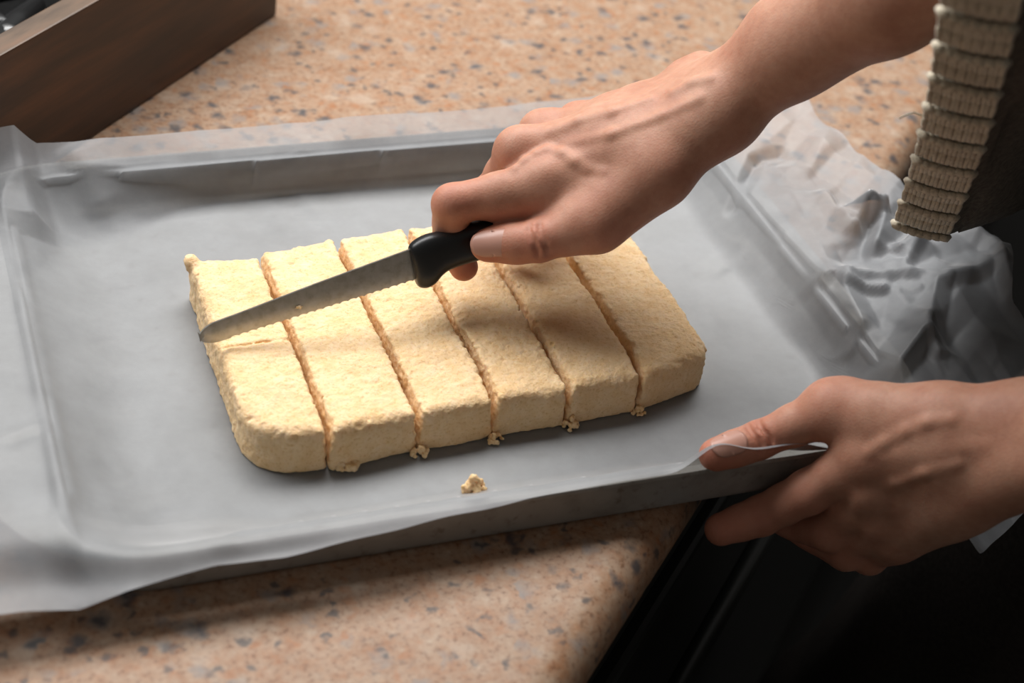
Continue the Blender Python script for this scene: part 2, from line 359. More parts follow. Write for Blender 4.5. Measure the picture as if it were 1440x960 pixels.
# ------------------------------------------------------------------ wooden box with cutlery
def wooden_box():
    c0 = np.array(P(389, 22, 0)); dirv = nrm([-.137, -.1345, 0]); back = np.array([dirv[1], -dirv[0], 0]);  # dirv runs to the left/near end
    if back[1] < 0: back = -back
    L, W, Hh, T = .40, .24, .083, .016
    root = empty('wooden_box', c0 + dirv * L / 2 + back * W / 2); tag(root, 'dark stained open wooden box standing behind the baking tray', 'box')
    up = np.array([0, 0, 1.0])
    def board(name, o, a, b, c):
        q = MB(); q.box(o, a, b, c); ob = q.build(name, WOOD, None, False); ob.data.materials.append(WOODRIM)
        for p in ob.data.polygons:
            if p.normal.z > .9 and name != 'bottom_board': p.material_index = 1
        if name == 'bottom_board': ob.data.materials[0] = BLACKCLOTH  # board coloured black, painting in the shade of the dark box interior
        bevel(child(ob, root), .0012)
    z0 = np.array([0, 0, .0005])
    board('front_board', c0 + z0, dirv * L, back * T, up * Hh)
    board('back_board', c0 + z0 + back * (W - T), dirv * L, back * T, up * Hh)
    board('end_board', c0 + z0 + back * T, dirv * T, back * (W - 2 * T), up * Hh)
    board('end_board', c0 + z0 + back * T + dirv * (L - T), dirv * T, back * (W - 2 * T), up * Hh)
    board('bottom_board', c0 + z0 + dirv * T + back * T, dirv * (L - 2 * T), back * (W - 2 * T), up * .008)
    # black-handled cutlery lying in the box, heaped up to just below the rim
    labs = ['black handled kitchen utensil with a round steel end leaning at the wooden box rim', 'black handled kitchen utensil lying crosswise in the wooden box',
            'black handled kitchen utensil along the far board of the wooden box',
            'smooth black utensil handle nearest the rim of the wooden box', 'black handled kitchen utensil with dull steel end crossing the middle of the wooden box']
    spec = [(.272, .030, .058, 20, .0085), (.20, .058, .050, 60, .008), (.20, .12, .045, -10, .009), (.235, .036, .040, 8, .010), (.262, .066, .038, 4, .010)]
    for i, (sx, sb, z, ang, r) in enumerate(spec):
        o = c0 + dirv * sx + back * sb; ca, sa = math.cos(math.radians(ang)), math.sin(math.radians(ang)); ax = dirv * -ca + back * sa
        ln = min(.13, (W - sb - .03) / max(abs(sa), .2)); ln = max(min(ln, (sx - .03) / max(ca, .2)), .05)
        t = empty('kitchen_utensil', o + up * z); tag(t, labs[i], 'utensil', 'utensils in the wooden box')
        p0 = o + up * z; tilt = -up * .12
        q = MB(); q.tube([p0 + (ax + tilt) * d for d in (0, .004, .03, ln * .7, ln)], [r * .7, r, r * .8, r * .95, r * .6], 14); child(q.build('handle', BLACKPLASTIC), t)
        q = MB(); q.tube([p0 - (ax + tilt) * d for d in (-.004, .006, .011, .014)], [r * .55, r * .85, r * .8, r * .3], 14); child(q.build('steel_end', CHROME), t)
wooden_box()

# ------------------------------------------------------------------ baking tray
TX0, TX1, TY0, TY1, TR, TH = .002, .407, .0015, .294, .033, .022
def rrect(x0, x1, y0, y1, r, n=8):
    out = []
    for cx, cy, a0 in ((x1 - r, y0 + r, -90), (x1 - r, y1 - r, 0), (x0 + r, y1 - r, 90), (x0 + r, y0 + r, 180)):
        for a in np.linspace(a0, a0 + 90, n): out.append((cx + r * math.cos(math.radians(a)), cy + r * math.sin(math.radians(a))))
    return out
def tray():
    def ring(e, z, ef=None, el=None):
        ef = e if ef is None else ef; el = e if el is None else el
        return [(x, y, z) for x, y in rrect(TX0 - el, TX1 + e, TY0 - ef, TY1 + e, TR + max(e, el * .9))]
    t = .0011
    rings = [ring(-.004, .0003), ring(-.001, .0012), ring(.0, .004), ring(.003, TH - .002, .0012), ring(.0045, TH - .0006, .0014), ring(.011, TH - .0003, .0018, .030), ring(.012, TH - .001, .0021, .031), ring(.0125, TH + .0006, .0021, .0315),
             ring(.011, TH + t, .0018, .030), ring(.0035, TH + t, .0015), ring(.0015, TH - .002, -.0002), ring(-.0012, .004), ring(-.0045, .0016)]
    n = len(rings[0]); v = [p for r in rings for p in r]; f = []
    for i in range(len(rings) - 1):
        for j in range(n): k = (j + 1) % n; f.append((i * n + j, i * n + k, (i + 1) * n + k, (i + 1) * n + j))
    f.append(tuple(range(n))[::-1]); f.append(tuple(range((len(rings) - 1) * n, len(rings) * n)))
    o = mesh_obj('baking_tray', v, f, TIN); m = o.modifiers.new('s', 'EDGE_SPLIT'); m.split_angle = math.radians(50)
    return tag(o, 'shallow grey metal baking tray lined with parchment, overhanging the worktop edge', 'tray')
tray()

# ------------------------------------------------------------------ parchment sheet
def sd_rr(x, y, x0, x1, y0, y1, r):
    qx = np.abs(x - (x0 + x1) / 2) - (x1 - x0) / 2 + r; qy = np.abs(y - (y0 + y1) / 2) - (y1 - y0) / 2 + r
    return np.hypot(np.maximum(qx, 0), np.maximum(qy, 0)) + np.minimum(np.maximum(qx, qy), 0) - r
def seg_dist(x, y, a, b):
    ax, ay = a; bx, by = b; dx, dy = bx - ax, by - ay; t = np.clip(((x - ax) * dx + (y - ay) * dy) / (dx * dx + dy * dy), 0, 1)
    side = (x - ax) * dy - (y - ay) * dx
    return np.hypot(x - ax - t * dx, y - ay - t * dy), t, np.sign(side)
def parchment():
    def axis(knots):
        out = []
        for (a, b, h) in knots: out += list(np.arange(a, b - 1e-9, h))
        return np.array(out + [knots[-1][1]])
    xs = axis([(-.075, -.012, .003), (-.012, .006, .0012), (.006, .39, .0028), (.39, .50, .0011)])
    ts = axis([(0, .05, .0012), (.05, .262, .0017), (.262, .345, .0013)])       # t=0 front edge .. back edge
    X, T = np.meshgrid(xs, ts, indexing='ij')
    # plan outline: front and back edge as functions of x (ragged a little)
    front = np.interp(X, [-.08, -.03, .0, .02, .056, .0835, .143, .194, .24, .275, .29, .31, .33, .352, .366, .374, .389, .394, .433, .50],
                      [-.016, -.014, -.015, -.013, -.0098, -.0115, -.0065, -.0025, -.0005, -.0008, -.0012, -.005, -.010, -.012, -.010, -.008, -.014, -.060, -.049, -.030])
    backe = np.interp(X, [-.08, 0, .03, .06, .2, .3, .42, .445, .47, .50], [.300, .304, .3095, .3105, .3125, .3125, .318, .314, .302, .285])
    Y = front + (backe - front) * T / .345
    # right edge: ragged
    edge = np.interp(Y, [-.06, 0, .04, .067, .109, .141, .188, .244, .2875, .33], [.44, .47, .481, .488, .508, .502, .487, .483, .479, .470]) + .002 * np.sin(Y * 131 + 1)
    sc = (X - .40) / .10; X = np.where(X > .40, .40 + sc * (edge - .40), X)
    d = sd_rr(X, Y, TX0 + .001, TX1 - .001, TY0 + .001, TY1 - .001, TR)          # >0 outside the rim
    # width over which the sheet bridges from floor to rim
    wl = sstep(.12, .0, X); wf = sstep(.10, .0, Y); wr = sstep(.30, .41, X); wb = sstep(.20, .29, Y)
    b = .010 + .056 * wl + .024 * wf * (1 - wl) + .016 * wr + .0 * wb; b = b + .004 * vnoise(np.stack([X, Y, 0 * X], -1), 22, 3.3)
    zrim = TH + .0025
    inn = np.clip(1 + d / b, 0, 1)
    z = .0022 + (zrim - .0022) * inn ** (1.6 + 1.0 * wl)
    out = np.maximum(d, 0)
    # outside the rim
    zb = zrim + out * .46 + .010 * sstep(.06, -.01, X) * sstep(.005, .03, out)                # back: rises away
    zf = zrim - np.interp(X, [-.08, -.02, .0, .02, .056, .09, .143, .5], [.006, .006, .0095, .006, .0025, .0018, .0008, 0]) * sstep(.0040, .0120, out)   # front: reaches out and sags
    zl = zrim + .0004 + .0 * out                                                                                      # left: rests on flange
    zr = zrim + .002 + .16 * out
    wB = sstep(.26, .30, Y); wF = sstep(.02, -.004, Y); wR = sstep(.40, .41, X)
    zo = zl * (1 - wB) + zb * wB; zo = zo * (1 - wR) + (zr * (1 - wB) + (zr + .004) * wB) * wR; zo = zo * (1 - wF) + zf * wF
    z = np.where(d > 0, zo, z)
    # the free corner beyond the hand droops
    dr = sstep(.02, -.05, Y) * sstep(.375, .41, X); z = z - .030 * dr
    # lip pinched up between thumb and rim
    lip = sstep(.262, .285, X) * sstep(.366, .335, X); near = sstep(.012, .000, Y - front)
    z = np.where((Y < .02), z + lip * near * (.0115 + .002 * np.sin(X * 160)), z)
    # pleats, folds, creases:  (pixel a, pixel b, z guess, height, width, one-sided)
    def fold(a, bb, zz, hgt, wid, side=0, taper=True):
        nonlocal z
        A = P(*a, zz)[:2]; B = P(*bb, zz)[:2]; dist, t, s = seg_dist(X, Y, A, B)
        e = np.clip(1 - dist / wid, 0, 1)
        if side: e = np.where(s * side > 0, np.clip(1 - dist / (wid * .42), 0, 1), e)
        if taper: e = e * np.clip(np.minimum(t, 1 - t) * 5 + .15, 0, 1)
        z = z + hgt * e
    fold((14, 205), (54, 318), .024, .011, .026, -1); fold((97, 253), (150, 300), .010, .0035, .024, 1);
    fold((400, 200), (446, 268), .018, .0008, .012, 1)
    fold((24, 400), (62, 590), .024, .0022, .010, 1); fold((62, 590), (104, 805), .022, .0022, .010, 1)
    fold((155, 650), (178, 680), .003, .0005, .004); fold((0, 620), (60, 600), .024, .0010, .006); fold((140, 775), (330, 740), .006, .0008, .012, 1); fold((292, 792), (330, 780), .016, .0014, .007)
    fold((1058, 350), (1204, 540), .004, .0018, .010, 1); fold((1000, 385), (1060, 350), .003, .0010, .012, 1)
    fold((1035, 285), (1060, 245), .020, -.0035, .006, 0, False); fold((1060, 245), (1092, 232), .020, -.0035, .006, 0, False)
    fold((1172, 402), (1250, 425), .026, .006, .013, 1); fold((1175, 405), (1210, 470), .024, .005, .011, 1); fold((1210, 470), (1195, 495), .02, .003, .008, -1)
    fold((1250, 535), (1300, 480), .026, .009, .015, 1); fold((1300, 480), (1320, 512), .028, .005, .011, 1); fold((1300, 480), (1312, 400), .03, .008, .022, 1)
    fold((1200, 325), (1245, 308), .03, .013, .014, 1); fold((1240, 310), (1222, 372), .03, .009, .013, 1); fold((1150, 275), (1200, 352), .03, .006, .018, -1); fold((1195, 345), (1218, 300), .03, .008, .016, 1)
    fold((1250, 372), (1290, 352), .03, .008, .015, -1); fold((1290, 352), (1262, 395), .03, .005, .012, -1); fold((1310, 415), (1405, 392), .03, .006, .018, 1); fold((1130, 392), (1310, 410), .026, .005, .015, 1)
    fold((1390, 370), (1414, 445), .03, .007, .012, 1); fold((1100, 270), (1170, 400), .024, .0035, .022, -1); fold((1330, 328), (1398, 375), .032, .006, .018, 1)
    # general crumple: stronger on the loose right side
    p3 = np.stack([X, Y, 0 * X], -1); loose = sstep(.40, .45, X)
    ridg = lambda s, o: 1 - 2 * np.abs(vnoise(p3, s, o))
    g = np.random.default_rng(21); cr = np.zeros_like(z)
    for k in range(9):                        # straight creases that fade in and out
        an = g.random() * math.pi; lam = .022 + .030 * g.random(); ph = g.random()
        q = (X * math.cos(an) + Y * math.sin(an) + .002 * vnoise(p3, 30, k * 1.7)) / lam + ph; tri = 1 - 4 * np.abs((q % 1) - .5)
        cr = cr + tri * lam * .055 * sstep(-.05, .35, vnoise(p3, 15, 2.3 * k + .4))
    z = z + loose * cr + .0008 * np.clip(out * 120, 0, 1) * vnoise(p3, 45, 5.0) * (1 - loose)
    dd = sd_rr(X, Y, .07, .335, .05, .22, .01)
    z = z + sstep(0.004, .03, dd) * np.clip(-d * 60, 0, 1) * (.0010 * np.maximum(vnoise(p3, 26, 2.2), -.1) + .00045 * ridg(34, 7.7) * (vnoise(p3, 12, 4.4) > 0))
    z = np.where(d < -.004, np.maximum(z, .0021), z)
    fl = sd_rr(X, Y, TX0 - .0315, TX1 + .0125, TY0 - .0021, TY1 + .0125, .062)
    rimz = np.where((d > -.004) & ((d < .0042) | (fl < .0025)), TH + .0021, -1); z = np.maximum(z, rimz)
    sm = sstep(.07, .02, X) * sstep(.045, .015, Y)                 # the loose front corner flows softly over the rim
    z = z + .0009 * sm
    for _ in range(22):
        a = z.copy(); a[1:-1, 1:-1] = (z[:-2, 1:-1] + z[2:, 1:-1] + z[1:-1, :-2] + z[1:-1, 2:]) / 4; z = z * (1 - sm) + a * sm
    bc = np.array(P(389, 22, 0))[:2]; bn = nrm([-.1345, .137]); pen = np.maximum((X - bc[0]) * bn[0] + (Y - bc[1]) * bn[1] + .0015, 0)   # leans against the wooden box, not into it
    X = X - bn[0] * pen; Y = Y - bn[1] * pen; z = z + pen * .6
    n, m = X.shape; V = np.stack([X, Y, z], -1).reshape(-1, 3)
    ii, jj = np.meshgrid(np.arange(n - 1), np.arange(m - 1), indexing='ij'); a = (ii * m + jj).ravel()
    F = np.stack([a, a + m, a + m + 1, a + 1], 1)
    o = mesh_obj('parchment_paper', V, F, PAPER)
    return tag(o, 'crinkled translucent white parchment sheet lining the metal baking tray', 'parchment')
parchment()

# ------------------------------------------------------------------ shortcake slab, cut in six strips
CUTS = [.0835, .1215, .1645, .2025, .2405, .2800, .3225]
ZB, ZT = .0023, .0255
FRONT = lambda x: np.interp(x, [.08, .10, .122, .165, .2025, .24, .28, .30, .325], [.066, .0585, .0565, .0615, .0635, .0645, .067, .0725, .080])
BACK = lambda x: np.interp(x, [.083, .12, .122, .164, .166, .2, .25, .28, .323], [.202, .198, .203, .210, .209, .213, .214, .212, .207])
STRIP_LAB = ['cut strip of pale shortcake with a rounded corner under the knife tip', 'second strip of pale shortcake from the rounded end, between two cuts', 'third strip of pale shortcake from the rounded end, crossed by the rear of the blade',
             'fourth strip of pale shortcake from the rounded end, below the thumb', 'fifth strip of pale shortcake from the rounded end, shaded by the hand', 'wide end strip of pale shortcake on the side of the pinching hand']
def strip(i):
    h = .0009; x0, x1 = CUTS[i], CUTS[i + 1]; g0, g1 = (0 if i == 0 else .0001), (0 if i == 5 else .0001)
    F = Field((x0 - .004, .050, ZB - .003), (x1 + .004, .219, ZT + .004), h)
    X, Y, Z = np.meshgrid(*F.ax, indexing='ij'); p = np.stack([X, Y, Z], -1)
    wob = .0011 * vnoise(p * np.array([.0, 1, .4]), 55, 11.0 + 3 * (i + 1)); wob0 = .0011 * vnoise(p * np.array([.0, 1, .4]), 55, 11.0 + 3 * i)
    lean = (Z - ZB) * .085
    dl = (x0 + g0 + (wob0 if i else .001 * vnoise(p, 40, 2.0)) + (lean if i else .0)) - X
    dr = X - (x1 - g1 + (wob if i < 5 else .0012 * vnoise(p, 60, 2.0)) - (lean if i < 5 else 0))
    df = FRONT(X) + .0008 * vnoise(p, 60, 8.0) + .0010 * np.clip((Z - .012) / .012, 0, 1) - Y
    db = Y - BACK(X) - .0012 * vnoise(p, 90, 5.0) - .0008 * vnoise(p, 220, 1.0)
    side = smax(df, db, .006)
    if i == 0:   # big rounded corner
        cx, cy, r = x0 + .026, .088, .027
        rc = np.hypot(np.minimum(X - cx, 0), np.minimum(Y - cy, 0) * (r / (cy - .0570))) - r + .001 + .001 * vnoise(p, 40, 2.0)
        side = smax(side, rc, .004)
        side = smax(side, dl, .006); side = smax(side, dr, .0025)
    elif i == 5: side = smax(smax(side, dl, .0025), dr, .010)
    else: side = smax(smax(side, dl, .0025), dr, .0025)
    top = Z - (ZT + .0009 * vnoise(p, 30, 6.0) + .0005 * vnoise(p, 75, 4.0) - .0012 * sstep(.20, .213, Y))
    ke = .0022 + .0040 * sstep(.0, .006, np.minimum(np.abs(dl) if i else 1, np.abs(dr) if i < 5 else 1))
    d = smax(side, top, ke)
    if i == 0:
        # shallow knife score below the blade, and the nub broken at the far corner
        a = P(296, 491, .025); b = P(412, 476, .025); t = np.clip((X - a[0]) / (b[0] - a[0]), -.1, 1.1); yy = a[1] + t * (b[1] - a[1])
        d = smax(d, -(np.hypot((Y - yy), np.maximum(Z - .0245, 0) * .5 + np.minimum(Z - .0245, 0)) - .0005), .0012)
        d = smax(d, -(np.hypot(X - (x0 - .0015), Y - .1835) - .0042), .002)
        d = smin(d, np.sqrt((X - .0865) ** 2 + (Y - .2000) ** 2 + (Z - .0245) ** 2) - .0038, .003)
    fine = .00018 * vnoise(p, 330, 1.0 + i) + .00038 * vnoise(p, 620, 5.0 + i)
    cutedge = np.exp(-np.minimum(np.abs(dl), np.abs(dr)) / .002)
    d = d + fine * (1 + .7 * cutedge) + cutedge * .0004 * vnoise(p, 420, 3.0)
    pits = vnoise(p, 250, 9.0 + i); d = d + .0008 * np.maximum(pits - .66, 0) / .34
    tear = vnoise(p * np.array([1, 1, .3]), 120, 6.5 + i); d = d + .0014 * np.maximum(tear - .55, 0) * sstep(.15, .20, Y)
    F.D = np.maximum(d, ZB - Z).astype(np.float32)
    F.D[[0, -1]] = .01; F.D[:, [0, -1]] = .01; F.D[:, :, [0, -1]] = .01
    V, Q = F.mesh(); o = mesh_obj('shortcake_strip', V, Q, DOUGH)
    return tag(o, STRIP_LAB[i], 'shortcake', 'six cut strips of shortcake')
for i in range(6): strip(i)

def crumb(c, r, n, label, seed, flat=.8, up=0.0):
    g = np.random.default_rng(seed); F = Field(np.array(c) - r * 1.9, np.array(c) + r * 1.9 + np.array([0, 0, r]), max(r / 14, .00028))
    for k in range(int(n * 2.2)):
        a = g.random() * 6.28; rad = r * .95 * math.sqrt(g.random()); rr = r * (.15 + .17 * g.random())
        q = np.array([c[0] + rad * math.cos(a), c[1] + rad * math.sin(a) * .8, c[2] + rr * .8 + (r * 1.0 - rad) * g.random() * (flat + up)])
        F.cone(q, q + (g.random(3) - .5) * r * .4, rr, rr * .8, r * .12)
    X, Y, Z = np.meshgrid(*F.ax, indexing='ij'); p = np.stack([X, Y, Z], -1); F.D += (.07 * r * vnoise(p, 4.0 / r, 3.0)).astype(np.float32)
    F.D = np.maximum(F.D, c[2] - Z).astype(np.float32)
    V, Q = F.mesh(); o = mesh_obj('crumb', V, Q, DOUGH); return tag(o, label, 'crumb', 'shortcake crumbs')
ZC = .0024
crumb((.1300, .0590, ZC), .0056, 16, 'crumb cluster spilling from the first cut beside the rounded strip', 1)
crumb((.1655, .0590, ZC), .0042, 12, 'crumb cluster at the foot of the second cut', 2, 1.2)
crumb((.2035, .0615, ZC), .0038, 11, 'crumbs pushed out at the foot of the third cut', 3, 1.6)
crumb((.2425, .0630, ZC), .0042, 13, 'crumbs pushed out at the foot of the fourth cut', 14, 1.5)
crumb((.2800, .0660, ZC), .0034, 9, 'crumbs at the foot of the fifth cut next to the end strip', 5, 1.2)
crumb((.1815, .0290, ZC), .0056, 15, 'loose crumb lying alone on the parchment in front of the strips', 6, 1.3, .6)

# ------------------------------------------------------------------ knife
def knife():
    e0 = P(284, 488, .0270); e1 = P(600, 389, .0470); D = nrm(e1 - e0); L = np.linalg.norm(e1 - e0)
    away = np.array([-D[1], D[0], 0]); T = np.array([0, 0, 1.0]) * math.cos(math.radians(20)) + nrm(away) * math.sin(math.radians(20)); T = nrm(T - D * (T @ D)); N = np.cross(D, T)   # N points to viewer side
    if N[1] > 0: N = -N
    root = empty('knife', e0); tag(root, 'serrated steel kitchen knife with black handle held over the shortcake strips', 'knife')
    # blade: columns along s with spine and edge heights
    ss = np.concatenate([np.linspace(0, .010, 12), np.arange(.011, L + .010, .00045)]); cols = []
    for s in ss:
        hs = np.interp(s, [0, .02, .06, L, L + .02], [.0098, .0108, .0136, .0165, .0166])
        lo = 0.0
        if s < .010:                                   # blunt round tip
            q = 1 - s / .010; lo = .0042 * (1 - math.sqrt(max(1 - q * q, 0))); hs = hs - .0052 * (1 - math.sqrt(max(1 - q * q, 0)))
        if s > .014 and s < L - .002: lo = .0007 * abs(math.sin((s - .014) / .0042 * math.pi)) ** .7
        th = .0006
        b = e0 + D * s
        ring = [b + T * lo, b + T * (lo + .0035) + N * th * .8, b + T * (hs * .6) + N * th, b + T * (hs - .0002) + N * th, b + T * hs + N * th * .7,
                b + T * hs - N * th * .7, b + T * (hs - .0002) - N * th, b + T * (hs * .6) - N * th, b + T * (lo + .0035) - N * th * .8]
        cols.append(ring)
    mb = MB(); mb.loft(cols); o = mb.build('blade', STEEL); m = o.modifiers.new('e', 'EDGE_SPLIT'); m.split_angle = math.radians(25); child(o, root)
    # handle
    Hd = nrm(D + T * .035); c0 = e0 + D * (L - .006) + T * .0085; rings = []
    S = [0, .0006, .002, .005, .009, .012, .016, .022, .032, .05, .07, .088, .098, .103, .105]
    top = [.0070, .0088, .0100, .0112, .0118, .0118, .0112, .0106, .0102, .0105, .0108, .0108, .0098, .0075, .0045]
    bot = [-.0098, -.0120, -.0132, -.0142, -.0135, -.0108, -.0088, -.0084, -.0090, -.0100, -.0102, -.0104, -.0098, -.0078, -.0045]
    wid = [.0030, .0044, .0054, .0064, .0068, .0068, .0068, .0070, .0075, .0082, .0082, .0078, .0066, .0048, .0024]
    for s, t, b, w in zip(S, top, bot, wid):
        cc = c0 + Hd * s + T * (t + b) / 2; hh = (t - b) / 2; r = []
        for a in np.linspace(0, 2 * math.pi, 28, endpoint=False):
            ca, sa = math.cos(a), math.sin(a); e = .75
            r.append(cc + N * w * math.copysign(abs(ca) ** e, ca) + T * hh * math.copysign(abs(sa) ** e, sa))
        rings.append(r)
    mb = MB(); mb.loft(rings); o = mb.build('handle', BLACKPLASTIC); child(o, root); m = o.modifiers.new('sub', 'SUBSURF'); m.levels = 1; m.render_levels = 2
    cpos = e0 + D * .049 + T * .0056 + N * .0006
    return cpos, N, D, T, c0, Hd
KN = knife()
c = crumb(tuple(KN[0] - np.array([0, 0, .001])), .0019, 7, 'tiny crumb stuck to the flat of the knife blade', 9, .4)

# ------------------------------------------------------------------ person
person = empty('person', (.62, .08, -.90)); tag(person, 'person in dark clothes and oatmeal knit cardigan, cutting with a knife and steadying the tray', 'person')
def lerp(a, b, t): return np.array(a) * (1 - t) + np.array(b) * t
def arm_mesh(lo, hi, h, J, wristaxis, forearm, spec):
    """J: joints. fingers i,m,r,p = [mcp,pip,dip,tip]; t = [cmc,mcp,ip,tip]; wr; cw = carpal points"""
    F = Field(lo, hi, h); S = nrm(wristaxis)
    # forearm: paired cones (radius and ulna), flattened
    pts = forearm['pts']; rr = forearm['r']; sp = forearm['spread']
    for i in range(len(pts) - 1):
        for s in (-1, 0, 1):
            w = 1.0 if s else 1.06
            F.cone(pts[i] + S * s * sp[i], pts[i + 1] + S * s * sp[i + 1], rr[i] * w, rr[i + 1] * w, .012)
    for k, key in enumerate('imrp'):
        a = J['cw'][k]; b = J[key][0]; r = spec['palm'][k]
        F.cone(a, lerp(a, b, .55), spec['carp'], r[0], .013); F.cone(lerp(a, b, .5), b, r[0], r[1], .010)
    for (a, b, r1, r2, k) in spec.get('fill', []): F.cone(a, b, r1, r2, k)
    t = J['t']; tr = spec['thumb']
    F.cone(J['cw'][0], t[0], .014, tr[0], .012); F.cone(t[0], t[1], tr[0], tr[1], .010)
    D0 = F.D.copy()
    # thumb beyond its knuckle
    Fs = []
    def chain(pp, rad, k=.0035):
        G = Field(lo, hi, h); G.D = np.full_like(D0, .05)
        for i in range(len(pp) - 1):
            a, b = pp[i], pp[i + 1]; m = lerp(a, b, .5); rm = (rad[i] + rad[i + 1]) / 2 * .955
            G.cone(a, m, rad[i], rm, k); G.cone(m, b, rm, rad[i + 1], k)
        return G
    G = chain(t[1:], tr[1:]); 
    for (a, b, r1, r2, kk) in spec.get('thumb_extra', []): G.cone(a, b, r1, r2, kk)
    Fs.append(G.D)
    for key in 'imrp':
        G = chain(J[key], spec['fr'][key]); Fs.append(G.D)
    Df = Fs[0]
    for q in Fs[1:]: Df = smin(Df, q, .0018)
    F.D = smin(D0, Df, .0075)
    for (a, b, r1, r2, k) in spec.get('bumps', []): F.cone(a, b, r1, r2, k)
    def surf(x, y):                            # first skin point met along a sight line
        r = nrm(RM @ np.array([x - 720.0, y - 480.0, FPX]))
        for t in np.arange(.55, 1.05, h * .5):
            q = CAM + r * t; i = np.round((q - F.lo) / h).astype(int)
            if (i >= 0).all() and (i < F.n).all() and F.D[tuple(i)] < 0: return q + r * 0
        return None
    lines = [[(surf(x, y), rr_) for x, y in pl] for pl, rr_ in spec.get('veins', [])]
    for ln in lines:
        for (a, ra), (b, rb) in zip(ln[:-1], ln[1:]):
            if a is not None and b is not None:
                dn = nrm(a - CAM) * (ra * 1.28 + h * .25); F.cone(a + dn, b + dn, ra * 1.15, rb * 1.15, .0042)
    for (a, b, r1, r2, k) in spec.get('cuts', []): F.cone(a, b, r1, r2, k, True)
    return F.mesh()

def nail_mesh(a, b, r, normal, half, s0, s1, rad2=None):
    """curved plate on a finger: axis a->b, radius r, from distance s0 to s1"""
    ax = nrm(np.array(b) - np.array(a)); n = np.array(normal, float); n = nrm(n - ax * (n @ ax)); bb = np.cross(ax, n); V = []; Fc = []
    NS, NA = 14, 15
    for i in range(NS):
        u = i / (NS - 1); s = s0 + (s1 - s0) * u
        wd = half * (1 - .30 * max(0, (u - .72) / .28) ** 2 - .22 * max(0, (.25 - u) / .25) ** 2)
        for j in range(NA):
            ph = (j / (NA - 1) * 2 - 1) * wd; q = 1 - .10 * u * u
            V.append(np.array(a) + ax * (s - .0016 * (j / (NA - 1) * 2 - 1) ** 2 * (1 if u > .5 else -1)) + (r * q) * (n * math.cos(ph) + bb * math.sin(ph)))
    for i in range(NS - 1):
        for j in range(NA - 1): k = i * NA + j; Fc.append((k, k + 1, k + NA + 1, k + NA))
    return V, Fc

